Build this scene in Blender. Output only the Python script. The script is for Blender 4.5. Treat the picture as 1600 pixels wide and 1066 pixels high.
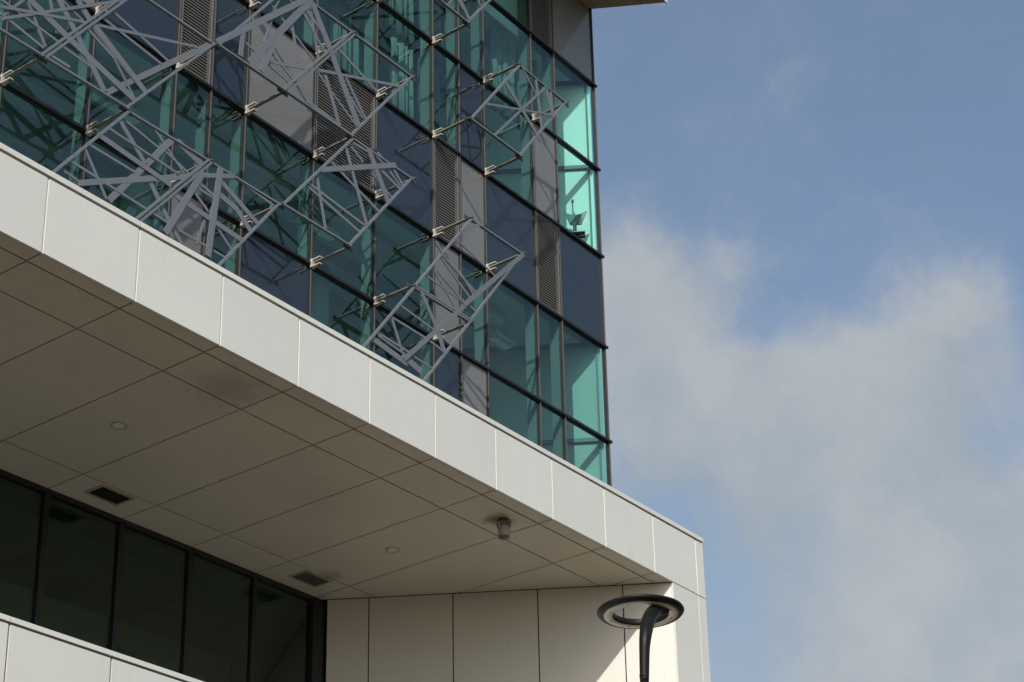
import bpy, math, random
from mathutils import Vector, Matrix
random.seed(7)
EXPOSURE = 0.0
SKY_STRENGTH = 0.15
for o in list(bpy.data.objects):
    bpy.data.objects.remove(o)
scene = bpy.context.scene
col = scene.collection

# All dimensions below are in facade modules; one module is S metres, ground is z = 0 m.
S = 0.8
GZ = 10.68
def W(x, y, z):
    return Vector((x * S, y * S, (z + GZ) * S))

# ---------------------------------------------------------------- camera
cam_d = bpy.data.cameras.new('camera')
cam = bpy.data.objects.new('camera', cam_d)
col.objects.link(cam)
right = Vector((0.58119277, -0.81295520, -0.03631532))
up = -Vector((0.29445906, 0.25169582, -0.92192357))
back = -Vector((0.75862298, 0.52512194, 0.38566581))
m = Matrix((right, up, back)).transposed().to_4x4()
m.translation = W(-8.6405, -11.4502, -8.6768)
cam.matrix_world = m
cam_d.sensor_width = 36.0
cam_d.lens = 3022.82 / 1600 * 36.0
cam_d.shift_x = -140.04 / 1600
cam_d.shift_y = 351.01 / 1600
cam_d.clip_end = 5000
cam_d.clip_start = 0.05
scene.camera = cam

# ---------------------------------------------------------------- light
LIGHT = Vector((1.83, 1.0, -1.49)).normalized()          # the way the sunlight travels
sun_d = bpy.data.lights.new('sun', 'SUN')
sun_d.energy = 3.5
sun_d.angle = math.radians(0.53)
sun_d.color = (1.0, 0.95, 0.88)
sun = bpy.data.objects.new('sun', sun_d)
sun.rotation_euler = LIGHT.to_track_quat('-Z', 'Y').to_euler()
sun.location = (-30, -20, 40)
col.objects.link(sun)
to_sun = -LIGHT
SUN_EL = math.asin(to_sun.z)
SUN_ROT = math.atan2(to_sun.x, to_sun.y)

vs = scene.view_settings
vs.view_transform = 'Standard'
vs.look = 'None'
vs.exposure = EXPOSURE
vs.gamma = 1.0
vs.use_curve_mapping = False
scene.cycles.transparent_max_bounces = 14
scene.cycles.max_bounces = 6
scene.cycles.caustics_reflective = False
scene.cycles.caustics_refractive = False

# ---------------------------------------------------------------- node helpers
class NT:
    def __init__(self, tree):
        self.t = tree
        self.n = tree.nodes
        self.l = tree.links
    def node(self, kind, **kw):
        nd = self.n.new(kind)
        for k, v in kw.items():
            if k.startswith('_'):
                setattr(nd, k[1:], v)
            else:
                self.put(nd.inputs[k.replace('__', ' ')], v)
        return nd
    def put(self, sock, v):
        if isinstance(v, bpy.types.NodeSocket):
            self.l.new(v, sock)
        else:
            sock.default_value = v
    def math(self, op, a, b=None, c=None, clamp=False):
        nd = self.n.new('ShaderNodeMath'); nd.operation = op; nd.use_clamp = clamp
        self.put(nd.inputs[0], a)
        if b is not None: self.put(nd.inputs[1], b)
        if c is not None: self.put(nd.inputs[2], c)
        return nd.outputs[0]
    def vmath(self, op, a, b=None):
        nd = self.n.new('ShaderNodeVectorMath'); nd.operation = op
        self.put(nd.inputs[0], a)
        if b is not None:
            if op == 'SCALE': self.put(nd.inputs['Scale'], b)
            else: self.put(nd.inputs[1], b)
        return nd.outputs['Value'] if op in ('DOT_PRODUCT', 'LENGTH', 'DISTANCE') else nd.outputs[0]
    def smooth(self, v, lo, hi, a=0.0, b=1.0):
        nd = self.n.new('ShaderNodeMapRange'); nd.interpolation_type = 'SMOOTHSTEP'
        self.put(nd.inputs['Value'], v)
        nd.inputs['From Min'].default_value = lo; nd.inputs['From Max'].default_value = hi
        nd.inputs['To Min'].default_value = a; nd.inputs['To Max'].default_value = b
        return nd.outputs[0]
    def noise(self, vec, scale, detail=4, rough=0.5, out='Fac', dist=0.0):
        nd = self.n.new('ShaderNodeTexNoise')
        if vec is not None: self.l.new(vec, nd.inputs['Vector'])
        nd.inputs['Scale'].default_value = scale
        nd.inputs['Detail'].default_value = detail
        nd.inputs['Roughness'].default_value = rough
        nd.inputs['Distortion'].default_value = dist
        return nd.outputs[out]
    def mix(self, fac, a, b):
        nd = self.n.new('ShaderNodeMix'); nd.data_type = 'RGBA'
        self.put(nd.inputs[0], fac); self.put(nd.inputs[6], a); self.put(nd.inputs[7], b)
        return nd.outputs[2]

# ---------------------------------------------------------------- world: clear sky with broken cloud
world = bpy.data.worlds.new('World')
scene.world = world
world.use_nodes = True
w = NT(world.node_tree)
w.n.clear()
sky = w.node('ShaderNodeTexSky')
sky.sky_type = 'NISHITA'
sky.sun_disc = False
sky.sun_elevation = SUN_EL
sky.sun_rotation = SUN_ROT
sky.air_density = 1.0
sky.dust_density = 2.5
sky.ozone_density = 1.0
geo = w.node('ShaderNodeTexCoord').outputs['Generated']
warp_n = w.noise(geo, 7.0, 7, 0.58, 'Color')
warp = w.vmath('ADD', geo, w.vmath('SCALE', w.vmath('SUBTRACT', warp_n, (0.5, 0.5, 0.5)), 0.10))
band_t = w.vmath('DOT_PRODUCT', warp, (0.1088, 0.6099, -0.7849))
dens = w.smooth(w.math('ABSOLUTE', w.math('SUBTRACT', band_t, 0.004)), 0.0, 0.12, 0.22, 0.0)
for cdir, rad, wt in [((0.7205, 0.4765, 0.5039), .060, .75), ((0.7379, 0.4821, 0.4723), .065, .75), ((0.7668, 0.4551, 0.4527), .060, .70), ((0.7889, 0.4188, 0.4496), .060, .70), ((0.8083, 0.3812, 0.4486), .060, .45), ((0.8248, 0.3863, 0.4129), .060, .75), ((0.8496, 0.3544, 0.3906), .062, .75), ((0.8685, 0.3425, 0.3583), .07, .55), ((0.8146, 0.3464, 0.4651), .060, .55), ((0.8103, 0.3239, 0.4883), .034, .5), ((0.742, 0.423, 0.5201), .032, .42), ((0.8404, 0.4204, 0.342), .075, .34), ((0.8721, 0.3618, 0.3296), .09, .42), ((0.8496, 0.386, 0.362), .08, .34), ((0.79, 0.444, 0.42), .055, .42), ((0.80, 0.45, 0.385), .06, .15)]:
    dens = w.math('ADD', dens, w.smooth(w.vmath('DISTANCE', warp, cdir), 0.0, rad, wt, 0.0))
fbm = w.noise(geo, 5.5, 9, 0.6)
fine = w.noise(warp, 24.0, 11, 0.66)
dens = w.math('ADD', dens, w.math('MULTIPLY', w.math('SUBTRACT', fbm, 0.5), 0.45))
dens = w.math('ADD', dens, w.math('MULTIPLY', w.math('SUBTRACT', fine, 0.5), 0.85))
hz = w.smooth(w.vmath('DOT_PRODUCT', geo, (0.0, 0.0, 1.0)), 0.28, 0.60, 0.40, 0.0)
dens = w.math('ADD', dens, hz)
cmask = w.smooth(dens, -0.02, 0.86, 0.10, 0.90)
light = w.noise(warp, 9.0, 6, 0.55)
ccol = w.mix(w.smooth(light, 0.35, 0.68), (2.40, 2.75, 3.05, 1), (3.20, 3.36, 3.46, 1))
skycol = w.mix(cmask, w.vmath('MULTIPLY', sky.outputs[0], (1.0, 1.015, 1.0)), ccol)
bg = w.node('ShaderNodeBackground', Color=skycol, Strength=SKY_STRENGTH)
wout = w.node('ShaderNodeOutputWorld')
w.l.new(bg.outputs[0], wout.inputs['Surface'])

# ---------------------------------------------------------------- materials
MAT = {}
def newmat(name):
    mt = bpy.data.materials.new(name)
    mt.use_nodes = True
    nt = NT(mt.node_tree)
    nt.n.clear()
    out = nt.node('ShaderNodeOutputMaterial')
    MAT[name] = mt
    return nt, out
def principled(name, color, rough=0.5, metal=0.0, spec=0.5, var=0.03, dirt=0.0, dirt_scale=2.0, bump=0.0, bump_scale=40.0,
               dirt_col=None, coat=0.0, specks=0.0, coat_ior=1.5, stains=(), streaks=0.0):
    nt, out = newmat(name)
    tc = nt.node('ShaderNodeTexCoord').outputs['Object']
    pos = nt.node('ShaderNodeNewGeometry').outputs['Position']
    base = (*color, 1)
    rnd = nt.node('ShaderNodeObjectInfo').outputs['Random']
    f = nt.math('MULTIPLY_ADD', rnd, 2 * var, 1 - var)
    c = nt.vmath('SCALE', base[:3], f)
    if dirt > 0:
        n1 = nt.noise(pos, dirt_scale, 6, 0.6)
        n2 = nt.noise(pos, dirt_scale * 7, 4, 0.6)
        k = nt.smooth(nt.math('MULTIPLY_ADD', n2, 0.35, nt.math('MULTIPLY', n1, 0.65)), 0.38, 0.72, 0.0, dirt)
        dc = dirt_col or tuple(v * 0.45 for v in color)
        c = nt.mix(k, c, (*dc, 1))
    if streaks > 0:                                      # rain marks running down, wiped smears on level faces
        sv = nt.noise(nt.vmath('MULTIPLY', pos, (5.0, 5.0, 0.35)), 1.6, 5, 0.62)
        k = nt.smooth(sv, 0.50, 0.75, 0.0, streaks)
        c = nt.mix(k, c, (*[x * 0.62 for x in color], 1))
    if specks > 0:
        st = nt.vmath('MULTIPLY', pos, (1.0, 1.0, 0.45))
        v = nt.noise(st, 15.0, 5, 0.72, dist=1.2)
        k = nt.smooth(v, 0.655, 0.72, 0.0, specks)
        c = nt.mix(k, c, (*[x * 0.35 for x in color], 1))
    for (sx, sy, sz), rad, wt in stains:                 # dirt smudges around fittings, broad darker blotches on open soffit panels
        dd = nt.vmath('DISTANCE', nt.vmath('ADD', pos, nt.vmath('SCALE', nt.vmath('SUBTRACT', nt.noise(pos, 9.0, 4, 0.6, 'Color'), (.5, .5, .5)), rad)), tuple(W(sx, sy, sz)))
        k = nt.smooth(dd, 0.0, rad, wt, 0.0)
        c = nt.mix(k, c, (0.05, 0.045, 0.035, 1))
    b = nt.node('ShaderNodeBsdfPrincipled')
    nt.put(b.inputs['Base Color'], c)
    r = nt.noise(pos, 3.0, 4, 0.6)
    nt.put(b.inputs['Roughness'], nt.math('MULTIPLY_ADD', r, 0.12, rough - 0.06))
    b.inputs['Metallic'].default_value = metal
    b.inputs['Specular IOR Level'].default_value = spec
    b.inputs['Coat Weight'].default_value = coat
    b.inputs['Coat Roughness'].default_value = 0.03
    b.inputs['Coat IOR'].default_value = coat_ior
    if bump > 0:
        bn = nt.node('ShaderNodeBump')
        bn.inputs['Strength'].default_value = bump
        bn.inputs['Distance'].default_value = 0.01
        nt.l.new(nt.noise(pos, bump_scale, 3, 0.5), bn.inputs['Height'])
        nt.l.new(bn.outputs[0], b.inputs['Normal'])
    nt.l.new(b.outputs[0], out.inputs['Surface'])
    return MAT[name]
def glass(name, tint, ior=1.55, wob=0.012):
    nt, out = newmat(name)
    pos = nt.node('ShaderNodeNewGeometry').outputs['Position']
    bn = nt.node('ShaderNodeBump')
    bn.inputs['Strength'].default_value = wob
    bn.inputs['Distance'].default_value = 0.1
    rv = nt.math('MULTIPLY', nt.node('ShaderNodeObjectInfo').outputs['Random'], 40.0)
    nt.l.new(nt.noise(nt.vmath('ADD', pos, rv), 0.9, 2, 0.5), bn.inputs['Height'])
    tr = nt.node('ShaderNodeBsdfTransparent'); tr.inputs[0].default_value = (*tint, 1)
    gl = nt.node('ShaderNodeBsdfGlossy'); gl.inputs['Roughness'].default_value = 0.012
    gl.inputs[0].default_value = (0.78, 0.96, 0.94, 1)
    nt.l.new(bn.outputs[0], gl.inputs['Normal'])
    gi = nt.node('ShaderNodeNewGeometry')
    co = nt.math('ABSOLUTE', nt.vmath('DOT_PRODUCT', gi.outputs['Normal'], gi.outputs['Incoming']))
    r0 = ((ior - 1) / (ior + 1)) ** 2
    fres = nt.math('MULTIPLY_ADD', nt.math('POWER', nt.math('SUBTRACT', 1.0, co), 5.0), 1 - r0, r0)
    front = nt.math('SUBTRACT', 1.0, gi.outputs['Backfacing'])
    fres = nt.math('MULTIPLY', fres, front)
    mx = nt.node('ShaderNodeMixShader')
    nt.l.new(fres, mx.inputs[0]); nt.l.new(tr.outputs[0], mx.inputs[1]); nt.l.new(gl.outputs[0], mx.inputs[2])
    nt.l.new(mx.outputs[0], out.inputs['Surface'])
    return MAT[name]

principled('white_panel', (0.724, 0.733, 0.695), 0.42, var=0.03, dirt=0.10, dirt_scale=1.1, bump=0.05, bump_scale=2.2, streaks=0.13)
principled('soffit_white', (0.70, 0.645, 0.535), 0.42, streaks=0.10, stains=[((6.70, 0.47, 0), 0.12, 1.0), ((6.60, 0.50, 0), 0.16, 0.8), ((6.62, 2.93, 0), 0.16, 0.4), ((2.62, 0.50, 0), 0.42, 0.34), ((5.1, 1.5, 0), 0.7, 0.07), ((3.4, 2.6, 0), 0.8, 0.07)], var=0.035, dirt=0.14, dirt_scale=0.8, specks=0.18)
principled('wall_white', (0.64, 0.622, 0.565), 0.5, var=0.015, dirt=0.08, dirt_scale=1.2, specks=0.5)
principled('joint_dark', (0.03, 0.028, 0.025), 0.8)
principled('frame_black', (0.012, 0.012, 0.013), 0.4)
principled('mullion_dark', (0.012, 0.0125, 0.013), 0.45)
principled('mullion_cap', (0.12, 0.12, 0.115), 0.4, metal=0.3, var=0.06)
principled('fin_grey', (0.13, 0.135, 0.13), 0.6)
principled('dark_glass_panel', (0.009, 0.018, 0.029), 0.5, spec=0.3, var=0.15, coat=1.0, coat_ior=1.58)
principled('grey_panel', (0.178, 0.178, 0.170), 0.35, spec=0.5, var=0.06, dirt=0.12, dirt_scale=1.0, coat=0.6)
principled('louvre_blade', (0.165, 0.162, 0.152), 0.5, var=0.05)
principled('louvre_back', (0.006, 0.006, 0.006), 0.9)
principled('screen_paint', (0.150, 0.169, 0.196), 0.55, var=0.03, dirt=0.12, dirt_scale=4.0)
principled('arm_steel', (0.21, 0.205, 0.18), 0.42, metal=0.2, var=0.06, dirt=0.25, dirt_scale=9.0)
principled('bracket_cream', (0.50, 0.49, 0.45), 0.5, var=0.05, dirt=0.2, dirt_scale=12.0)
principled('gusset_dark', (0.06, 0.062, 0.058), 0.5)
principled('interior_pale', (0.42, 0.43, 0.43), 0.8, dirt=0.15, dirt_scale=0.5)
principled('interior_ceiling', (0.48, 0.49, 0.48), 0.85, dirt=0.2, dirt_scale=0.7)
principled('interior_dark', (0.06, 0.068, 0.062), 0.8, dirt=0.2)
principled('floor_carpet', (0.12, 0.12, 0.13), 0.9)
principled('steel_dark', (0.055, 0.06, 0.065), 0.5)
principled('blind_white', (0.90, 0.90, 0.88), 0.85)
principled('blind_grey', (0.36, 0.38, 0.38), 0.85)
principled('curtain', (0.13, 0.14, 0.14), 0.9, var=0.15)
principled('olive_soffit', (0.40, 0.37, 0.28), 0.6, dirt=0.2)
principled('roof_grey', (0.35, 0.35, 0.34), 0.8)
principled('lamp_black', (0.008, 0.008, 0.008), 0.45, spec=0.22, dirt=0.1, dirt_scale=12.0)
principled('lamp_lens', (0.80, 0.73, 0.60), 0.35, dirt=0.25, dirt_scale=30.0)
principled('vent_dark', (0.03, 0.028, 0.025), 0.6)
principled('trim_metal', (0.42, 0.41, 0.36), 0.45, metal=0.2)
principled('fixture_grey', (0.15, 0.15, 0.13), 0.5, dirt=0.35, dirt_scale=30.0)
principled('fixture_glass', (0.36, 0.36, 0.31), 0.3, dirt=0.2, dirt_scale=30.0)
principled('ground', (0.088, 0.067, 0.041), 0.9, dirt=0.4, dirt_scale=0.3)
glass('green_glass', (0.765, 0.968, 0.935), 1.95, 0.03)
glass('smoke_glass', (0.6, 0.74, 0.68), 1.9)

# ---------------------------------------------------------------- object helpers
def tag(o, label=None, cat=None, group=None, kind=None):
    if label: o['label'] = label
    if cat: o['category'] = cat
    if group: o['group'] = group
    if kind: o['kind'] = kind
    return o
def empty(name, x, y, z):
    o = bpy.data.objects.new(name, None)
    o.empty_display_size = 0.3
    o.location = W(x, y, z)
    col.objects.link(o)
    return o
def world_loc(o):
    v = Vector(o.location)
    while o.parent:
        o = o.parent
        v = v + o.location
    return v
def mesh_obj(name, verts, faces, mat, parent=None, smooth=False, origin=None):
    """verts in modules; the object's origin sits at origin (modules) or the first vertex."""
    wv = [W(*v) for v in verts]
    o0 = W(*origin) if origin else sum(wv, Vector()) / len(wv)
    me = bpy.data.meshes.new(name)
    me.from_pydata([tuple(v - o0) for v in wv], [], faces)
    me.validate()
    me.materials.append(MAT[mat])
    if smooth:
        for p in me.polygons: p.use_smooth = True
    ob = bpy.data.objects.new(name, me)
    ob.location = o0 - (world_loc(parent) if parent else Vector())
    ob.parent = parent
    col.objects.link(ob)
    return ob
BOXF = [(0, 3, 2, 1), (4, 5, 6, 7), (0, 1, 5, 4), (1, 2, 6, 5), (2, 3, 7, 6), (3, 0, 4, 7)]
def boxv(x0, x1, y0, y1, z0, z1):
    return [(x0, y0, z0), (x1, y0, z0), (x1, y1, z0), (x0, y1, z0), (x0, y0, z1), (x1, y0, z1), (x1, y1, z1), (x0, y1, z1)]
def box(name, x0, x1, y0, y1, z0, z1, mat, parent=None):
    return mesh_obj(name, boxv(x0, x1, y0, y1, z0, z1), BOXF, mat, parent)
def boxes(name, bl, mat, parent=None):
    vv, ff = [], []
    for b in bl:
        n = len(vv)
        vv += boxv(*b)
        ff += [tuple(i + n for i in f) for f in BOXF]
    return mesh_obj(name, vv, ff, mat, parent)
def prism(name, poly, axis_a, axis_b, mat, parent=None):
    """poly: plan polygon (x, y); from z = axis_a to axis_b."""
    n = len(poly)
    vv = [(x, y, axis_a) for x, y in poly] + [(x, y, axis_b) for x, y in poly]
    area = sum(poly[i][0] * poly[(i + 1) % n][1] - poly[(i + 1) % n][0] * poly[i][1] for i in range(n))
    ff = [tuple(range(n))[::-1], tuple(range(n, 2 * n))] + [(i, (i + 1) % n, n + (i + 1) % n, n + i) for i in range(n)]
    if area < 0: ff = [f[::-1] for f in ff]
    return mesh_obj(name, vv, ff, mat, parent)
def bar_xz(name, x1, z1, x2, z2, wd, y0, y1, mat, parent, wd2=None):
    """flat bar in a plane y = const."""
    d = Vector((x2 - x1, z2 - z1)).normalized()
    n = Vector((-d.y, d.x))
    a, b = wd / 2, (wd2 or wd) / 2
    q = [(x1 + n.x * a, z1 + n.y * a), (x1 - n.x * a, z1 - n.y * a), (x2 - n.x * b, z2 - n.y * b), (x2 + n.x * b, z2 + n.y * b)]
    vv = [(x, y0, z) for x, z in q] + [(x, y1, z) for x, z in q]
    ff = [(0, 1, 2, 3), (7, 6, 5, 4), (0, 4, 5, 1), (1, 5, 6, 2), (2, 6, 7, 3), (3, 7, 4, 0)]
    return mesh_obj(name, vv, ff, mat, parent)
def tube(name, pts, radii, mat, parent=None, seg=14, squash=None):
    vv, ff = [], []
    P = [Vector(p) for p in pts]
    prev = None
    for i, p in enumerate(P):
        t = (P[min(i + 1, len(P) - 1)] - P[max(i - 1, 0)]).normalized()
        a = prev if prev else (Vector((0, 0, 1)) if abs(t.z) < 0.9 else Vector((1, 0, 0)))
        u = (a - t * a.dot(t)).normalized()
        v = t.cross(u)
        prev = u
        for k in range(seg):
            an = 2 * math.pi * k / seg
            vv.append(tuple(p + (u * math.cos(an) + v * math.sin(an)) * radii[i]))
    for i in range(len(P) - 1):
        for k in range(seg):
            k2 = (k + 1) % seg
            ff.append((i * seg + k, i * seg + k2, (i + 1) * seg + k2, (i + 1) * seg + k))
    ff.append(tuple(range(seg))[::-1])
    ff.append(tuple(range((len(P) - 1) * seg, len(P) * seg)))
    o = mesh_obj(name, vv, ff, mat, parent)
    for p in o.data.polygons:
        if len(p.vertices) == 4: p.use_smooth = True
    return o
def lathe(name, c, prof, mat, parent=None, seg=48, closed=False):
    vv, ff = [], []
    n = len(prof)
    for k in range(seg):
        an = 2 * math.pi * k / seg
        for r, z in prof:
            vv.append((c[0] + r * math.cos(an), c[1] + r * math.sin(an), c[2] + z))
    for k in range(seg):
        k2 = (k + 1) % seg
        for i in range(n if closed else n - 1):
            j = (i + 1) % n
            ff.append((k * n + i, k2 * n + i, k2 * n + j, k * n + j))
    o = mesh_obj(name, vv, ff, mat, parent, smooth=True)
    return o

# ================================================================= setting
gv = [(-600, -600, -GZ), (900, -600, -GZ), (900, 900, -GZ), (-600, 900, -GZ)]
g = mesh_obj('ground', gv, [(0, 1, 2, 3)], 'ground')
tag(g, 'brown paved ground spreading around the building', 'ground', kind='structure')

# ================================================================= white canopy block
cb = empty('canopy_block', 3.0, 2.0, -GZ)
tag(cb, 'white panelled canopy and loggia block below the glass tower', 'building')
XL = -5
WA, WB = Vector((9.3823, 0.0344)), Vector((7.1378, 3.4858))      # the slanting loggia wall, in plan
WD = (WB - WA).normalized()
WN = Vector((WD.y, -WD.x))                                       # away from the loggia
G = 0.010
xs = list(range(XL, 10)) + [9.929, 10.10]
for i in range(len(xs) - 1):
    a, b = xs[i], xs[i + 1]
    e = 0.0 if i == len(xs) - 2 else G
    box('fascia_panel', a + G, b - e, 0.0, 0.035, 0.003, 0.7255, 'white_panel', cb)
cx = [XL, -2, 1, 4, 7, 10.108]
for a, b in zip(cx[:-1], cx[1:]):
    box('coping', a + (0.004 if a > XL else 0), b - (0.004 if b < 10 else 0), -0.012, 0.16, 0.748, 0.800, 'white_panel', cb)
box('joint_backing', XL, 10.06, 0.0365, 0.10, 0.04, 0.746, 'joint_dark', cb)
for a in xs[1:-1]:
    box('joint_strip', a - 0.0095, a + 0.0095, 0.009, 0.03, 0.006, 0.7245, 'white_panel', cb)
# end face of the canopy, turned away from the street
box('end_panel', 10.062, 10.100, 0.037, 5.2, 0.003, 0.7255, 'white_panel', cb)
box('roof_deck', XL, 10.05, 0.165, 5.15, 0.56, 0.70, 'roof_grey', cb)

def clip(poly, p, n):
    """keep the side where (v - p).n <= 0"""
    out = []
    for i in range(len(poly)):
        a, b = Vector(poly[i]), Vector(poly[(i + 1) % len(poly)])
        da, db = (a - p).dot(n), (b - p).dot(n)
        if da <= 0: out.append((a.x, a.y))
        if (da < 0) != (db < 0) and da != db:
            c = a + (b - a) * (da / (da - db))
            out.append((c.x, c.y))
    return out
YB = [0.040, 0.1993, 0.7479, 3.0025, 3.545]
for i in range(XL, 10):
    for j in range(4):
        h = 0.0085
        y0 = YB[j] + (0 if j == 0 else h)
        y1 = YB[j + 1] - (0 if j == 3 else h)
        poly = clip([(i + h, y0), (i + 1 - h, y0), (i + 1 - h, y1), (i + h, y1)], WA - WN * 0.006, WN)
        if len(poly) >= 3:
            ar = abs(sum(poly[k][0] * poly[(k + 1) % len(poly)][1] - poly[(k + 1) % len(poly)][0] * poly[k][1] for k in range(len(poly)))) / 2
            if ar > 0.002:
                prism('soffit_panel', poly, 0.0 if j else 0.002, 0.03, 'soffit_white', cb)
box('soffit_backing', XL, 9.6, 0.041, 3.7, 0.034, 0.039, 'joint_dark', cb)

# slanting wall and pier
tj = [0.0, 0.577, 1.592, 2.606, 3.612, 4.117]
for a, b in zip(tj[:-1], tj[1:]):
    p0 = WA + WD * (a + (0.007 if a > 0 else 0)); p1 = WA + WD * (b - 0.007)
    q1 = p1 + WN * 0.03; q0 = p0 + WN * 0.03
    if a == 0: q0 = Vector((9.425, 0.037))
    prism('wall_panel', [tuple(p0), tuple(p1), tuple(q1), tuple(q0)], -4.3, -0.008, 'wall_white', cb)
pc = [tuple(WA + WN * 0.036 + WD * 0.03), tuple(WB + WN * 0.036), (8.2, 5.1), (10.055, 5.1), (10.055, 0.045), (9.45, 0.045)]
prism('pier_core', pc, -GZ, -0.02, 'joint_dark', cb)
zz = [-0.006, -2.1, -4.2, -6.3, -8.4, -GZ]
for a, b in zip(zz[:-1], zz[1:]):
    box('pier_panel', 9.3823, 9.929 - G, 0.0, 0.035, b + 0.006, a - 0.006, 'white_panel', cb)
    box('pier_panel', 9.929 + G, 10.10, 0.0, 0.035, b + 0.006, a - 0.006, 'white_panel', cb)
    box('end_panel', 10.062, 10.098, 0.037, 5.2, b + 0.006, a - 0.006, 'white_panel', cb)

# balustrade of the loggia
bx = list(range(XL, 10)) + [9.375]
for a, b in zip(bx[:-1], bx[1:]):
    box('balustrade_panel', a + G, b - G, 0.002, 0.037, -4.28, -3.272, 'white_panel', cb)
    box('balustrade_panel', a + G, b - G, 0.002, 0.037, -5.30, -4.30, 'white_panel', cb)
    box('balustrade_coping', a + 0.003, b - 0.003, -0.010, 0.17, -3.254, -3.212, 'white_panel', cb)
box('balustrade_backing', XL, 9.36, 0.042, 0.15, -5.3, -3.256, 'joint_dark', cb)
box('loggia_floor', XL, 9.2, 0.152, 3.52, -4.5, -4.32, 'roof_grey', cb)
box('lower_wall', XL, 9.37, 0.006, 0.14, -GZ, -5.32, 'white_panel', cb)

# loggia window wall
GY = 3.565
box('window_head', XL, 7.13, GY - 0.035, GY + 0.05, -0.058, -0.002, 'frame_black', cb)
box('window_sill', XL, 7.13, GY - 0.035, GY + 0.05, -4.31, -4.25, 'frame_black', cb)
for i in range(XL + 1, 7):
    box('window_mullion', i - 0.032, i + 0.032, GY - 0.03, GY + 0.06, -4.248, -0.06, 'frame_black', cb)
box('window_jamb', 6.935, 7.115, GY - 0.055, GY + 0.06, -4.248, -0.06, 'frame_black', cb)
for i in range(XL, 7):
    a = i + 0.034; b = i + 1 - 0.034 if i < 6 else 6.933
    box('window_pane', a, b, GY, GY + 0.012, -4.246, -0.062, 'smoke_glass', cb)
box('room_ceiling', XL, 8.1, GY + 0.08, 7.6, -0.30, -0.10, 'interior_dark', cb)
box('room_back_wall', XL, 8.1, 7.4, 7.55, -4.3, -0.32, 'interior_dark', cb)
box('room_floor', XL, 8.1, GY + 0.08, 7.38, -4.45, -4.33, 'interior_dark', cb)
box('room_side_wall', 7.30, 7.36, GY + 0.10, 7.36, -4.31, -0.32, 'interior_dark', cb)

# ================================================================= glass tower
YF, Z0, H = 5.2477, 13.3285, 1.8358
MX = {15: -0.90, 14: 0.45, 13: 1.80, 12: 3.141, 11: 4.458, 10: 5.856, 9: 6.490, 8: 7.146, 7: 8.514, 6: 9.857,
      5: 11.202, 4: 11.868, 3: 12.529, 2: 13.879, 1: 14.566, 0: 15.822}
def TZ(k): return Z0 - k * H if k >= 0 else 15.076
tw = empty('glass_tower', 8.0, YF, -GZ)
tag(tw, 'green glass office tower with grid of mullions rising behind the white canopy', 'building')
YT = YF - 0.76
ids = sorted(MX, reverse=True)                      # from left to right
KIND = {(1, -1): 'grey', (2, -1): 'louvre', (4, -1): 'dark', (5, -1): 'grey', (6, -1): 'dark', (7, -1): 'louvre', (8, -1): 'dark', (9, -1): 'grey',
        (10, -1): 'dark', (11, -1): 'louvre', (12, -1): 'grey', (13, -1): 'dark', (14, -1): 'louvre', (15, -1): 'dark',
        (2, 1): 'grey', (4, 1): 'dark', (9, 0): 'grey', (7, 0): 'dark', (11, 1): 'dark', (10, 0): 'louvre',
        (1, 2): 'dark', (2, 2): 'louvre', (3, 2): 'dark', (4, 2): 'grey', (5, 2): 'louvre', (6, 2): 'dark', (7, 2): 'louvre', (8, 2): 'grey',
        (9, 2): 'dark', (10, 2): 'louvre', (11, 2): 'dark', (12, 2): 'grey', (13, 2): 'louvre', (14, 2): 'dark', (15, 2): 'grey',
        (5, 3): 'grey', (14, 3): 'dark',
        (4, 4): 'grey', (5, 4): 'dark', (8, 4): 'dark', (10, 4): 'grey', (15, 4): 'louvre',
        (1, 5): 'dark', (2, 5): 'grey', (3, 5): 'dark', (4, 5): 'louvre', (5, 5): 'grey', (6, 5): 'dark', (7, 5): 'louvre', (8, 5): 'grey',
        (9, 5): 'dark', (10, 5): 'dark', (11, 5): 'louvre', (12, 5): 'dark', (13, 5): 'grey', (14, 5): 'louvre', (15, 5): 'dark'}
ZTOP, ZBOT = 15.076, TZ(6)
def make_louvre(a, b, zt, zb):
    root = box('louvre', a, b, YF + 0.045, YF + 0.06, zb, zt, 'louvre_back', tw)
    f = 0.022
    for nm, bb in (('louvre_frame', (a, a + f, YF - 0.022, YF + 0.044, zb, zt)), ('louvre_frame', (b - f, b, YF - 0.022, YF + 0.044, zb, zt)),
                   ('louvre_frame', (a + f + .001, b - f - .001, YF - 0.020, YF + 0.042, zb, zb + f)), ('louvre_frame', (a + f + .001, b - f - .001, YF - 0.020, YF + 0.042, zt - f, zt))):
        box(nm, *bb, 'louvre_blade', root)
    n = 34
    p = (zt - zb - 2 * f) / n
    vv, ff = [], []
    for i in range(n):                               # thin blades, dark slots between them
        z = zb + f + (i + 0.3) * p
        k = len(vv)
        vv += boxv(a + f + 0.002, b - f - 0.002, YF - 0.014, YF - 0.007, z, z + 0.29 * p)
        ff += [tuple(q + k for q in fc) for fc in BOXF]
    o = mesh_obj('blades', vv, ff, 'louvre_blade', root)
    o['kind'] = 'stuff'
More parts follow.
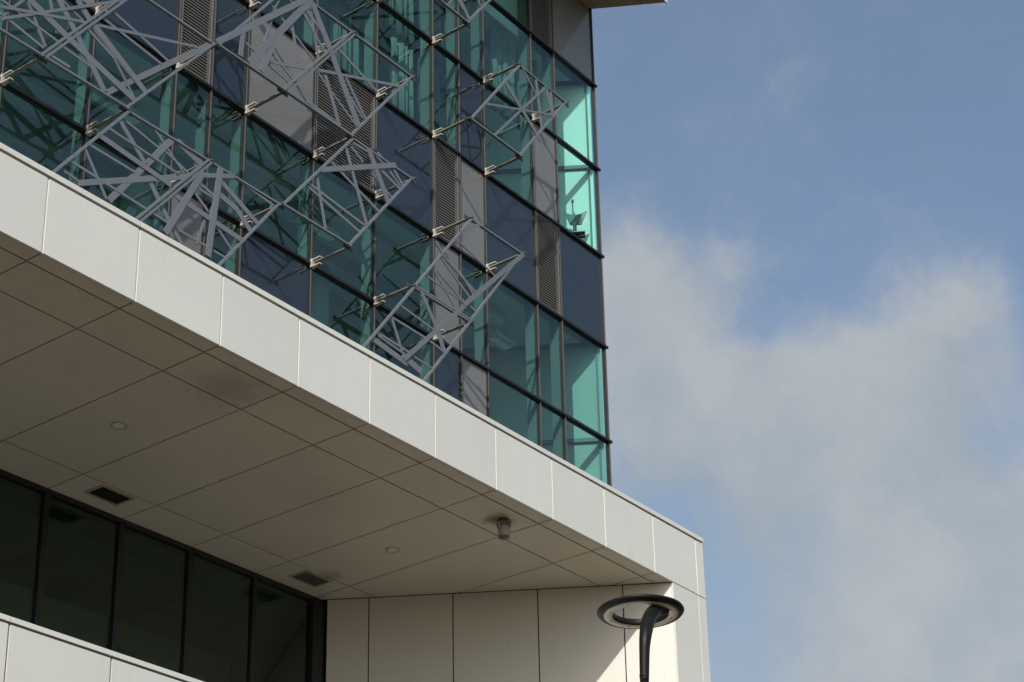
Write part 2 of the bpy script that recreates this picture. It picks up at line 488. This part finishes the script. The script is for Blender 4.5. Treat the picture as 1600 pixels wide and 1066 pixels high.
for ci, mid in enumerate(ids[:-1]):
    a, b = MX[mid] + 0.034, MX[ids[ci + 1]] - 0.034
    if ids[ci + 1] == 0: b += 0.005
    for r in range(-1, 6):
        zt, zb = TZ(r) - 0.036, TZ(r + 1) + 0.036
        k = KIND.get((mid, r), 'glass')
        if k == 'glass':
            pv = boxv(a, b, YF, YF + 0.014, zb, zt)
            jit = [random.uniform(-0.004, 0.004) for _ in range(4)]
            pv = [(v[0], v[1] + jit[(0 if v[0] == a else 1) + (0 if v[2] == zb else 2)], v[2]) for v in pv]
            mesh_obj('glass_pane', pv, BOXF, 'green_glass', tw)
        elif k == 'dark':
            box('dark_glass_panel', a, b, YF - 0.002, YF + 0.03, zb, zt, 'dark_glass_panel', tw)
        elif k == 'grey':
            box('grey_panel', a, b, YF - 0.004, YF + 0.03, zb, zt, 'grey_panel', tw)
        else:
            make_louvre(a, b, zt, zb)
for mid in ids:
    x = MX[mid]
    mu = box('mullion', x - 0.032, x + 0.032, YF - 0.018, YF + 0.035, ZBOT, ZTOP, 'mullion_dark', tw)
    box('cap', x - 0.0085, x + 0.0085, YF - 0.034, YF - 0.0185, ZBOT, ZTOP, 'mullion_cap', mu)
    if mid != 0:
        box('inner_fin', x - 0.022, x + 0.022, YF + 0.036, YF + 0.23, ZBOT, ZTOP, 'fin_grey', mu)
for k in range(0, 7):
    z = TZ(k)
    tr = box('transom', MX[15] - 0.03, MX[0] + 0.045, YF - 0.016, YF + 0.033, z - 0.038, z + 0.038, 'mullion_dark', tw)
    box('cap', MX[15] - 0.03, MX[0] + 0.06, YF - 0.052, YF - 0.0165, z - 0.021, z + 0.021, 'mullion_dark', tr)

# slanting end wall of the tower: panes, mullions, blinds
CP = Vector((MX[0], YF))
SD = Vector((-0.5452, 0.8383)); SN = Vector((0.8383, 0.5452))
def side_poly(t0, t1, o0, o1):
    return [tuple(CP + SD * t0 - SN * o0), tuple(CP + SD * t1 - SN * o0), tuple(CP + SD * t1 - SN * o1), tuple(CP + SD * t0 - SN * o1)]
SJ = [0.06, 1.42, 2.77, 4.12, 5.47]
for r in range(-1, 6):
    zt, zb = TZ(r) - 0.03, TZ(r + 1) + 0.03
    for a, b in zip(SJ[:-1], SJ[1:]):
        if r in (-1, 2, 5):
            prism('dark_glass_panel', side_poly(a + .03, b - .03, 0.01, 0.03), zb, zt, 'dark_glass_panel', tw)
        else:
            prism('glass_pane', side_poly(a + .03, b - .03, 0.01, 0.022), zb, zt, 'green_glass', tw)
for t in SJ[1:]:
    prism('mullion', side_poly(t - 0.03, t + 0.03, 0.0, 0.05), ZBOT, ZTOP, 'mullion_dark', tw)
prism('mullion', side_poly(0.125, 0.158, 0.075, 0.11), ZBOT, ZTOP, 'steel_dark', tw)
for k in range(0, 7):
    z = TZ(k)
    prism('transom', side_poly(0.06, 5.47, 0.004, 0.056), z - 0.032, z + 0.032, 'mullion_dark', tw)
    if k in (1, 4):
        prism('inner_transom', side_poly(0.165, 5.4, 0.072, 0.12), z - 0.035, z + 0.035, 'steel_dark', tw)
for r0, r1, mt in ((0, 2, 'blind_white'), (3, 5, 'blind_grey')):
    prism('roller_blind', side_poly(0.068, 5.3, 0.060, 0.068), TZ(r1) + 0.04, TZ(r0) - 0.02, mt, tw)

# storeys: floor and ceiling of each, back wall
def room_poly(x0, y0, inset):
    e = CP + SD * 6.0 - SN * inset
    s = CP - SN * inset
    # where the end wall line meets y = y0
    t = (y0 - s.y) / SD.y
    c = s + SD * t
    return [(x0, y0), (c.x, y0), (e.x, e.y), (x0, e.y)]
for r in (-1, 2, 5):
    prism('floor_slab', room_poly(MX[15], YF + 0.24, 0.17), TZ(r + 1) + 0.02, TZ(r) - 0.02, 'interior_ceiling', tw)
yb = (CP + SD * 6.0).y
for r in (-1, 2):
    box('back_wall', MX[15], 12.4, yb - 0.9, yb - 0.8, TZ(r + 3) - 0.015, TZ(r + 1) + 0.015, 'interior_pale', tw)
for x, r in ((2.6, 2), (6.9, 2), (10.6, 2), (13.3, 2), (10.4, -1), (13.2, -1)):
    tube('column', [(x, YF + 1.9, TZ(r + 3) - 0.015), (x, YF + 1.9, TZ(r + 1) + 0.015)], [0.22, 0.22], 'interior_pale', tw, 20)
for r in (0, 3):
    for dy in (0.62, 1.5, 2.4):
        box('ceiling_beam', MX[15] + 0.1, 14.2 - dy * 0.65, YF + dy, YF + dy + 0.12, TZ(r) - 0.24, TZ(r) + 0.015, 'interior_pale', tw)
# linear ceiling lights
for x0, x1, y0, z in ((9.15, 9.95, YF + 0.75, 7.45), (12.5, 13.2, YF + 0.75, 7.45), (13.75, 14.3, YF + 0.75, 7.45), (5.0, 6.1, YF + 0.8, 7.45),
                      (12.3, 13.3, YF + 1.0, 13.0), (10.1, 11.0, YF + 0.9, 13.0)):
    lm = box('ceiling_light', x0, x1, y0, y0 + 0.30, z, z + 0.06, 'interior_pale', tw)
    box('diffuser', x0 + 0.04, x1 - 0.04, y0 + 0.09, y0 + 0.21, z - 0.012, z - 0.001, 'blind_white', lm)
    for xx in (x0 + 0.1, x1 - 0.1):
        box('hanger', xx - 0.006, xx + 0.006, y0 + 0.144, y0 + 0.156, z + 0.061, TZ(3 if z < 9 else 0) + 0.01, 'steel_dark', lm)
# curtains gathered at the right of a bay
def curtain(x0, x1, r, amp=0.05):
    n = 36
    zt, zb = TZ(r) - 0.06, TZ(r + 1) + 0.06
    vv, ff = [], []
    for i in range(n + 1):
        u = i / n
        x = x0 + (x1 - x0) * u
        for z, k in ((zt, 0.7), (zb, 1.3)):
            y = YF + 0.36 + amp * k * math.sin(u * 31 + 1.1 * math.sin(u * 9 + x0)) 
            vv += [(x + 0.03 * k * math.sin(u * 14), y, z), (x + 0.03 * k * math.sin(u * 14), y + 0.012, z)]
    for i in range(n):
        a = i * 4; b = a + 4
        ff += [(a, a + 2, b + 2, b), (a + 1, b + 1, b + 3, a + 3), (a, b, b + 1, a + 1), (a + 2, a + 3, b + 3, b + 2)]
    mesh_obj('curtain', vv, ff, 'curtain', tw, smooth=True)
for x0, x1, r in ((11.28, 11.80, 1), (10.55, 11.12, 1), (11.30, 11.82, 0), (11.98, 12.46, 0), (13.25, 13.82, 0), (14.02, 14.50, 0), (10.4, 11.12, 0), (9.2, 9.78, 1)):
    curtain(x0, x1, r)

# roof overhang
OD = Vector((16.55 - 15.822, 4.003 - 5.2477)).normalized()
def ov_poly(x0, y0, y1, dx=0.0):
    e = lambda y: CP.x + OD.x / OD.y * (y - CP.y) + dx
    return [(x0, y0), (e(y0), y0), (e(y1), y1), (x0, y1)]
ov = prism('roof_overhang', ov_poly(MX[15] - 1, 4.03, 9.6, -0.02), ZTOP + 0.036, ZTOP + 0.55, 'olive_soffit', tw)
xj = [MX[15] - 1] + [0.6 + 1.345 * i for i in range(12)]
yj = [4.005, 4.368, 5.11, 5.30]
for y0, y1 in zip(yj[:-1], yj[1:]):
    for i in range(len(xj)):
        x0 = xj[i] + 0.008
        if i + 1 < len(xj):
            pl = [(x0, y0 + .006), (xj[i + 1] - 0.008, y0 + .006), (xj[i + 1] - 0.008, y1 - .006), (x0, y1 - .006)]
        else:
            pl = ov_poly(x0, y0 + .006, y1 - .006)
        prism('soffit_panel', pl, ZTOP + 0.003, ZTOP + 0.033, 'olive_soffit', ov)
prism('roof_edge', ov_poly(MX[15] - 1, 3.98, 4.003, 0.0), ZTOP - 0.02, ZTOP + 0.6, 'white_panel', ov)
# plain base of the tower behind the canopy
prism('base_wall', [(MX[15], YF + 0.02), (MX[0] - 0.03, YF + 0.02), tuple(CP + SD * 5.4 - SN * 0.03), (MX[15], yb)], -GZ, ZBOT - 0.04, 'roof_grey', tw)
box('rear_wall', MX[15], 12.5, yb + 0.02, yb + 0.2, ZBOT, ZTOP, 'roof_grey', tw)
box('rear_wall', MX[15] - 0.2, MX[15] - 0.035, YF + 0.1, yb, ZBOT, ZTOP, 'roof_grey', tw)

# ================================================================= lattice screens on bracket arms
BARS = {
  'Z': [(2.497,6.309,3.697,6.836,0.049), (2.514,6.143,4.301,7.556,0.048), (2.881,6.658,3.476,6.470,0.122), (3.296,6.923,3.623,6.568,0.109), (2.500,6.415,3.343,6.325,0.045), (2.506,6.225,3.147,6.114,0.046), (2.872,6.610,3.172,6.150,0.051), (3.577,7.102,3.812,6.901,0.122), (3.345,6.954,3.680,6.855,0.045)],
  'A': [(3.462,6.469,4.547,6.175,0.117), (3.607,6.586,4.081,6.028,0.109), (3.375,6.302,3.836,6.261,0.041), (3.193,6.073,3.541,6.071,0.053), (3.811,6.915,4.728,6.389,0.118), (3.739,6.783,4.196,6.598,0.055), (4.187,6.608,4.569,6.188,0.045), (3.825,6.843,4.444,6.506,0.047), (3.887,6.918,5.532,7.583,0.050), (3.965,7.084,4.955,6.965,0.050), (4.103,7.282,5.078,7.076,0.052), (4.097,6.016,5.802,7.820,0.091)],
  'B1': [(4.174,5.550,5.321,5.496,0.042), (4.038,5.377,5.223,5.269,0.095), (3.908,5.166,4.617,5.154,0.043), (3.839,5.108,4.232,4.559,0.048), (4.356,5.751,4.788,5.365,0.089), (3.619,4.805,5.228,4.714,0.042), (3.593,4.616,3.796,4.596,0.038), (3.799,4.561,5.818,5.742,0.093), (5.202,5.956,4.276,4.562,0.102), (4.460,5.809,4.993,5.711,0.041), (4.888,5.963,5.422,5.568,0.046), (5.104,5.722,5.502,5.610,0.047), (5.298,5.980,5.710,5.860,0.129), (4.845,5.226,5.250,4.733,0.089)],
  'B2': [(5.733,5.746,5.167,4.543,0.108), (6.032,5.979,5.885,4.558,0.118), (5.543,5.594,6.283,5.971,0.076), (5.261,5.167,6.492,5.076,0.097), (5.678,5.556,5.924,5.496,0.054), (5.658,5.467,5.917,5.456,0.042), (5.605,5.381,5.856,5.215,0.054), (6.061,5.773,6.736,5.469,0.098), (6.038,5.570,6.358,5.500,0.110), (6.332,5.516,6.639,5.281,0.106), (6.265,5.970,7.021,5.898,0.047), (6.955,5.978,6.983,5.811,0.042), (6.040,5.063,6.296,4.865,0.049), (5.842,5.164,5.707,4.655,0.045), (5.933,5.326,5.882,5.055,0.030), (5.403,4.716,6.195,4.701,0.040), (5.291,4.703,5.462,4.549,0.079), (5.060,4.950,5.264,4.759,0.093), (4.935,4.718,5.227,4.719,0.040)],
  'C1': [(5.854,7.852,7.472,9.579,0.111), (6.331,8.423,6.294,7.891,0.094), (7.589,9.636,6.457,7.878,0.125), (6.899,8.482,6.693,7.876,0.115), (7.460,9.352,7.949,8.904,0.065), (7.517,9.429,7.849,9.265,0.073), (7.614,9.474,7.804,8.734,0.053), (7.249,9.010,7.398,8.457,0.056), (7.204,8.932,7.757,8.648,0.047), (6.864,8.877,6.727,8.377,0.046), (6.981,9.033,7.116,8.969,0.056), (6.807,9.113,6.941,9.074,0.045), (6.990,9.280,6.886,9.023,0.035), (6.622,8.872,6.630,8.764,0.034), (6.839,8.139,7.626,8.475,0.049), (6.915,8.314,7.377,8.102,0.063), (6.794,8.104,7.285,8.016,0.041), (6.387,8.194,6.589,8.157,0.053)],
  'C2': [(7.639,9.626,7.900,9.228,0.136), (7.889,9.256,8.647,8.069,0.143), (8.196,9.164,9.041,8.897,0.062), (7.811,8.563,9.576,9.312,0.054), (7.940,8.560,8.257,7.851,0.075), (8.085,8.338,8.596,8.057,0.048), (8.337,8.794,8.798,8.287,0.066), (8.476,8.481,8.726,8.272,0.056), (7.597,7.917,8.207,7.864,0.081), (7.793,8.523,8.096,8.303,0.049)],
  'D': [(7.879,6.922,9.456,7.842,0.099), (8.858,7.815,9.314,7.092,0.124), (8.394,7.554,8.848,6.508,0.068), (8.503,7.638,8.750,7.517,0.057), (8.106,7.163,9.130,6.851,0.057), (8.522,7.730,8.952,7.759,0.057), (8.920,7.816,9.182,7.733,0.051), (9.065,7.853,9.266,7.778,0.052), (9.089,7.609,9.608,7.476,0.068), (9.404,7.777,9.651,7.556,0.067), (9.277,7.709,9.587,7.539,0.054), (7.823,6.829,8.023,6.040,0.055), (7.658,6.601,8.828,6.490,0.054), (7.641,6.545,8.730,6.329,0.057), (8.915,7.466,9.418,7.245,0.052)],
  'E1': [(12.520,7.800,11.007,6.180,0.091), (10.932,7.422,11.476,7.852,0.070), (10.365,6.981,10.564,6.811,0.078), (10.508,6.826,11.333,6.529,0.057), (10.901,6.730,11.286,6.457,0.068), (10.475,6.776,11.181,6.367,0.056), (10.319,6.527,11.042,6.237,0.048), (10.144,6.296,11.008,6.238,0.041), (10.330,6.491,10.803,6.070,0.051), (10.907,7.256,11.815,7.061,0.042), (11.862,7.014,12.082,7.161,0.024), (11.093,6.283,11.332,6.200,0.047), (10.942,6.024,11.203,6.026,0.039)],
  'E2': [(11.023,6.176,9.653,4.685,0.086), (10.029,5.965,10.384,5.498,0.090), (10.373,5.518,10.567,5.162,0.105), (9.566,5.529,10.329,5.450,0.039), (9.371,5.252,10.135,5.237,0.044), (10.232,5.232,10.534,5.188,0.048), (9.392,5.254,9.622,4.795,0.056), (9.062,4.875,9.787,4.851,0.047), (9.102,4.839,9.684,4.775,0.041), (8.974,4.744,9.736,4.651,0.117), (9.632,4.753,10.050,4.651,0.142), (9.860,4.836,10.316,4.810,0.041), (10.427,5.437,10.756,5.380,0.050), (10.907,5.959,11.052,5.843,0.046)],
  'F': [(12.127,10.903,13.089,10.258,0.108), (11.585,10.156,13.536,11.025,0.046), (13.257,11.447,11.833,9.686,0.048), (13.002,11.446,13.130,10.491,0.064), (12.620,11.464,13.055,11.086,0.053), (13.285,11.464,13.478,10.938,0.084), (13.420,11.463,13.472,10.983,0.053)],
  'G': [(10.986,11.830,11.234,11.566,0.105), (10.785,11.892,11.065,11.689,0.062), (11.527,12.240,11.802,12.317,0.049)],
}

# corners of each screen: (top-left mullion, top-right mullion, bottom-right, bottom-left), level of the top edge
PANELS = {'Z': ((12, 11, 12, 13), 3, 'grey lattice screen cut off by the left edge of the picture'),
          'A': ((11, 10, 11, 12), 3, 'grey lattice screen at the top left, its right corner touching the louvre'),
          'B1': ((11, 10, 11, 12), 4, 'lowest left lattice screen, half hidden behind the white coping'),
          'B2': ((10, 8, 10, 11), 4, 'dense lattice screen with broad crossing bands rising above the white coping'),
          'C1': ((8, 7, 8, 10), 2, 'lattice screen with the widest diagonal bands in front of the pale grey panel'),
          'C2': ((7, 6, 7, 8), 2, 'lattice screen hanging across the wide louvre, right of the wide diagonal bands'),
          'D': ((7, 6, 7, 8), 3, 'lattice screen with one broad level band in the middle of the facade'),
          'E1': ((5, 3, 5, 6), 3, 'tilted lattice screen with a long diagonal band above the coping centre'),
          'E2': ((6, 5, 6, 7), 4, 'lattice screen at the facade foot whose lower bands dip behind the coping'),
          'F': ((3, 2, 3, 5), 1, 'thin open lattice screen nearest the bright green corner windows'),
          'G': ((5, 3, 5, 6), 0, 'lattice screen cut off by the top edge, right of centre')}
EXTRA = {'Z': [(0, .15, .9, .75, .05), (.1, .9, .8, .05, .06), (.35, 0, .45, 1, .04), (0, .55, .6, .2, .03)],
         'B1': [(.1, .98, .9, .8, .06), (.3, .8, .6, 1, .04)], 'B2': [(.05, .95, .95, .85, .05), (.5, .8, .35, 1, .05)],
         'E2': [(.1, .98, .9, .85, .05), (.6, .8, .5, 1, .04)],
         'C1': [(.05, .1, .5, .2, .04), (.5, 0, .3, .25, .04)],
         'G': [(.05, .2, .95, .7, .05), (.5, 0, .6, 1, .04), (.1, .9, .9, .1, .06), (.3, .1, .2, .8, .03)]}
nodes = set()
for key, ((tl, tr_, br, bl), lev, label) in PANELS.items():
    zt, zb = TZ(lev), TZ(lev + 1)
    c = [(MX[tl], zt), (MX[tr_], zt), (MX[br], zb), (MX[bl], zb)]
    for mm, lv in ((tl, lev), (tr_, lev), (br, lev + 1), (bl, lev + 1)):
        if lv >= 0: nodes.add((mm, lv))
    root = empty('lattice_screen', (c[2][0] + c[3][0]) / 2, YT, zb)
    tag(root, label, 'lattice screen', 'lattice screens hung in front of the facade')
    i = 0.026
    k = i * 1.25
    bar_xz('top_rail', c[0][0] + .01, zt - .02, c[1][0] - .01, zt - .02, 0.028, YT - 0.022, YT + 0.022, 'screen_paint', root)
    bar_xz('bottom_rail', c[3][0] + .01, zb + .02, c[2][0] - .01, zb + .02, 0.028, YT - 0.022, YT + 0.022, 'screen_paint', root)
    bar_xz('side_rail', c[3][0] + k, zb + .002, c[0][0] + k, zt - .002, 0.031, YT - 0.024, YT + 0.0205, 'screen_paint', root)
    bar_xz('side_rail', c[2][0] - k, zb + .002, c[1][0] - k, zt - .002, 0.031, YT - 0.0245, YT + 0.021, 'screen_paint', root)
    bars = list(BARS[key])
    for (u1, v1, u2, v2, wd) in EXTRA.get(key, []):
        f = lambda u, v: (c[0][0] + (c[1][0] - c[0][0]) * u + (c[3][0] - c[0][0]) * v, zt + (zb - zt) * v)
        p1, p2 = f(u1, v1), f(u2, v2)
        bars.append((p1[0], p1[1], p2[0], p2[1], wd))
    for n_, (x1, z1, x2, z2, wd) in enumerate(bars):
        o_ = -0.0155 + 0.0017 * n_
        bar_xz('lattice_bar', x1, z1, x2, z2, wd * 0.80, YT + o_ - 0.007, YT + o_ + 0.007, 'screen_paint', root)
for mm, lv in sorted(nodes):
    x, z = MX[mm], TZ(lv)
    arm = box('bracket_arm', x - 0.027, x + 0.027, YT + 0.042, YF - 0.10, z - 0.009, z + 0.010, 'arm_steel', tw)
    cl = boxes('clevis', [(x - 0.036, x + 0.036, YF - 0.075, YF - 0.036, z - 0.066, z + 0.066),
                          (x - 0.026, x + 0.026, YF - 0.215, YF - 0.0755, z + 0.046, z + 0.062),
                          (x - 0.026, x + 0.026, YF - 0.215, YF - 0.0755, z - 0.062, z - 0.046)], 'bracket_cream', arm)
    tube('clevis_pin', [(x, YF - 0.18, z - 0.075), (x, YF - 0.18, z + 0.075)], [0.014, 0.014], 'gusset_dark', arm, 8)
    # dark fin plate that takes the corners of the screens
    vv = []
    for y in (YT + 0.029, YT + 0.040):
        vv += [(x - 0.10, y, z - 0.03), (x + 0.10, y, z - 0.03), (x + 0.10, y, z + 0.03), (x - 0.10, y, z + 0.03)]
    mesh_obj('tip_plate', vv, [(0, 1, 2, 3), (7, 6, 5, 4), (0, 4, 5, 1), (1, 5, 6, 2), (2, 6, 7, 3), (3, 7, 4, 0)], 'gusset_dark', arm)
    tube('tip_bolt', [(x, YT - 0.05, z), (x, YT + 0.028, z)], [0.016, 0.016], 'gusset_dark', arm, 8)

# ================================================================= fittings on the canopy soffit
for x, lab in ((2.495, 'round recessed downlight in the soffit near the left edge, by the larger dark vent'),
               (6.504, 'round recessed downlight in the soffit close to the slanting wall')):
    d = empty('downlight', x, 1.894, -0.02)
    tag(d, lab, 'downlight', 'recessed soffit downlights')
    lathe('trim_ring', (x, 1.894, 0), [(0.058, -0.001), (0.070, -0.007), (0.075, -0.011), (0.081, -0.007), (0.082, 0.001)], 'trim_metal', d, 40)
    lathe('lens', (x, 1.894, 0), [(0.0005, -0.004), (0.03, -0.0045), (0.059, -0.002)], 'lamp_lens', d, 40)
for x0, lab, dk in ((3.315, 'open black rectangular vent in the soffit above the loggia windows', True),
                    (6.335, 'grey slatted vent in the soffit beside the window jamb', False)):
    y0, x1, y1 = 3.062, x0 + 0.385, 3.292
    v = empty('soffit_vent', (x0 + x1) / 2, (y0 + y1) / 2, -0.02)
    tag(v, lab, 'vent', 'soffit vents')
    f = 0.03
    for b in ((x0 - f, x1 + f, y0 - f, y0, -0.012, -0.001), (x0 - f, x1 + f, y1, y1 + f, -0.012, -0.001),
              (x0 - f, x0 - .0005, y0 + .0005, y1 - .0005, -0.011, -0.001), (x1 + .0005, x1 + f, y0 + .0005, y1 - .0005, -0.011, -0.001)):
        box('vent_frame', *b, 'trim_metal', v)
    box('vent_core', x0, x1, y0, y1, -0.003, -0.0012, 'louvre_back' if dk else 'vent_dark', v)
    n = 7 if dk else 14
    for i in range(n):
        yy = y0 + (i + 0.5) * (y1 - y0) / n
        box('vent_slat', x0 + .001, x1 - .001, yy - 0.003, yy + 0.003, -0.009, -0.0035, 'louvre_back' if dk else 'fixture_grey', v)
# bulkhead fitting
ex, ey = 6.663, 0.4226
e = empty('bulkhead_light', ex, ey, -0.25)
tag(e, 'small grey cylindrical fitting hanging under the soffit near the fascia edge', 'light fitting')
lathe('base_collar', (ex, ey, 0), [(0.0005, -0.001), (0.055, -0.001), (0.060, -0.03), (0.078, -0.035), (0.080, -0.085), (0.066, -0.092)], 'fixture_grey', e, 28)
lathe('body', (ex, ey, 0), [(0.064, -0.088), (0.063, -0.165), (0.058, -0.20)], 'fixture_glass', e, 28)
lathe('end_cap', (ex, ey, 0), [(0.059, -0.199), (0.061, -0.206), (0.054, -0.222), (0.015, -0.224), (0.013, -0.23), (0.0005, -0.231)], 'fixture_grey', e, 28)
boxes('side_clip', [(ex - 0.095, ex - 0.078, ey - 0.012, ey + 0.012, -0.13, -0.05), (ex + 0.078, ex + 0.088, ey - 0.012, ey + 0.012, -0.10, -0.04)], 'fixture_glass', e)

# ================================================================= street lamp
lc = (3.1158, -3.6657, -3.1874)
sl = empty('street_lamp', 2.7177, -3.9339, -GZ)
tag(sl, 'black street lamp with ring shaped head on a curved pole', 'street lamp')
R_ = 0.343
lathe('ring_head', lc, [(0.214, 0.016), (0.214, -0.022), (0.219, -0.027), (0.292, -0.027), (0.300, -0.030), (0.326, -0.022), (0.340, -0.006), (0.343, 0.002),
                        (0.336, 0.014), (0.305, 0.027), (0.250, 0.031), (0.220, 0.026)], 'lamp_black', sl, 72, closed=True)
ln = lathe('lens_ring', lc, [(0.222, -0.0275), (0.225, -0.0305), (0.288, -0.0305), (0.291, -0.0275)], 'lamp_lens', sl, 72)
for i in range(8):
    an = 2 * math.pi * i / 8 + 0.2
    cxx, cyy = lc[0] + 0.254 * math.cos(an), lc[1] + 0.254 * math.sin(an)
    lathe('lens_screw', (cxx, cyy, lc[2]), [(0.0005, -0.0340), (0.006, -0.0335), (0.007, -0.0306)], 'gusset_dark', ln, 10)
ptop = [(2.7177, -3.9339, -3.9369), (2.7235, -3.9426, -3.7042), (2.737, -3.9449, -3.5987), (2.7861, -3.9285, -3.4981), (2.8993, -3.8822, -3.365), (3.045, -3.842, -3.245), (3.16, -3.862, -3.192)]
def catmull(P, n=6):
    P = [Vector(p) for p in P]
    out = []
    for i in range(len(P) - 1):
        p0, p1, p2, p3 = P[max(i - 1, 0)], P[i], P[i + 1], P[min(i + 2, len(P) - 1)]
        for k in range(n):
            t = k / n
            out.append(0.5 * ((2 * p1) + (p2 - p0) * t + (2 * p0 - 5 * p1 + 4 * p2 - p3) * t * t + (3 * p1 - p0 - 3 * p2 + p3) * t ** 3))
    out.append(P[-1])
    return out
cp = catmull(ptop)
tube('curved_arm', [tuple(p) for p in cp], [0.034 + 0.020 * min(1, i / (len(cp) * 0.6)) for i in range(len(cp))], 'lamp_black', sl, 20)
tube('pole', [(2.7177, -3.9339, -GZ), (2.7177, -3.9339, -GZ + 1.2), (2.7177, -3.9339, -3.938)], [0.062, 0.06, 0.0345], 'lamp_black', sl, 20)
tube('pole_collar', [(2.7177, -3.9339, -3.90), (2.7177, -3.9339, -3.875)], [0.0355, 0.0355], 'lamp_black', sl, 20)
lathe('base_plate', (2.7177, -3.9339, -GZ), [(0.061, 0.03), (0.14, 0.025), (0.145, 0.0)], 'lamp_black', sl, 24)

# ================================================================= things seen through the corner window
def sp(t, off, z):
    p = CP + SD * t - SN * off
    return (p.x, p.y, z)
fz = TZ(2) + 0.02
ch = empty('desk_chair', *sp(0.42, 0.42, fz))
tag(ch, 'dark desk chair behind the upper corner window of the glass tower', 'chair')
def sbox(name, t0, t1, o0, o1, z0, z1, mat, parent):
    return prism(name, side_poly(t0, t1, o0, o1), z0, z1, mat, parent)
vv = []
n = 10
for off in (0.40, 0.43):
    for i in range(n + 1):
        u = i / n
        t = 0.20 + 0.40 * u
        top = fz + 0.60 + 0.07 * (2 * u - 1) ** 2
        bot = fz + 0.40
        vv += [sp(0.40 + 0.20 * (u - 0.5), off, bot), sp(t, off, top)]
ff = []
m2 = 2 * (n + 1)
for i in range(n):
    a = 2 * i
    ff += [(a, a + 2, a + 3, a + 1), (m2 + a, m2 + a + 1, m2 + a + 3, m2 + a + 2), (a + 1, a + 3, m2 + a + 3, m2 + a + 1), (a, m2 + a, m2 + a + 2, a + 2)]
mesh_obj('backrest', vv, ff, 'steel_dark', ch)
sbox('seat', 0.24, 0.56, 0.44, 0.66, fz + 0.10, fz + 0.118, 'fin_grey', ch)
tube('post', [sp(0.40, 0.56, fz + 0.03), sp(0.40, 0.56, fz + 0.12)], [0.02, 0.02], 'steel_dark', ch, 10)
tube('back_stem', [sp(0.40, 0.56, fz + 0.115), sp(0.40, 0.44, fz + 0.16), sp(0.40, 0.435, fz + 0.56)], [0.014, 0.014, 0.014], 'steel_dark', ch, 8)
for i in range(5):
    an = i * 2 * math.pi / 5
    tube('leg', [sp(0.40, 0.56, fz + 0.05), sp(0.40 + 0.2 * math.cos(an), 0.56 + 0.2 * math.sin(an), fz + 0.012)], [0.014, 0.010], 'steel_dark', ch, 8)
st = empty('upright_stand', *sp(0.44, 0.28, fz))
tag(st, 'thin dark upright stand beside the chair in the corner window', 'stand')
tube('upright', [sp(0.44, 0.28, fz), sp(0.45, 0.28, fz + 0.96)], [0.014, 0.010], 'steel_dark', st, 8)
lathe('head', sp(0.45, 0.28, fz + 0.96), [(0.0005, -0.02), (0.022, -0.01), (0.024, 0.03), (0.012, 0.06), (0.0005, 0.065)], 'steel_dark', st, 12)
lathe('foot', sp(0.44, 0.28, fz), [(0.12, 0.001), (0.11, 0.02), (0.016, 0.03)], 'steel_dark', st, 16)
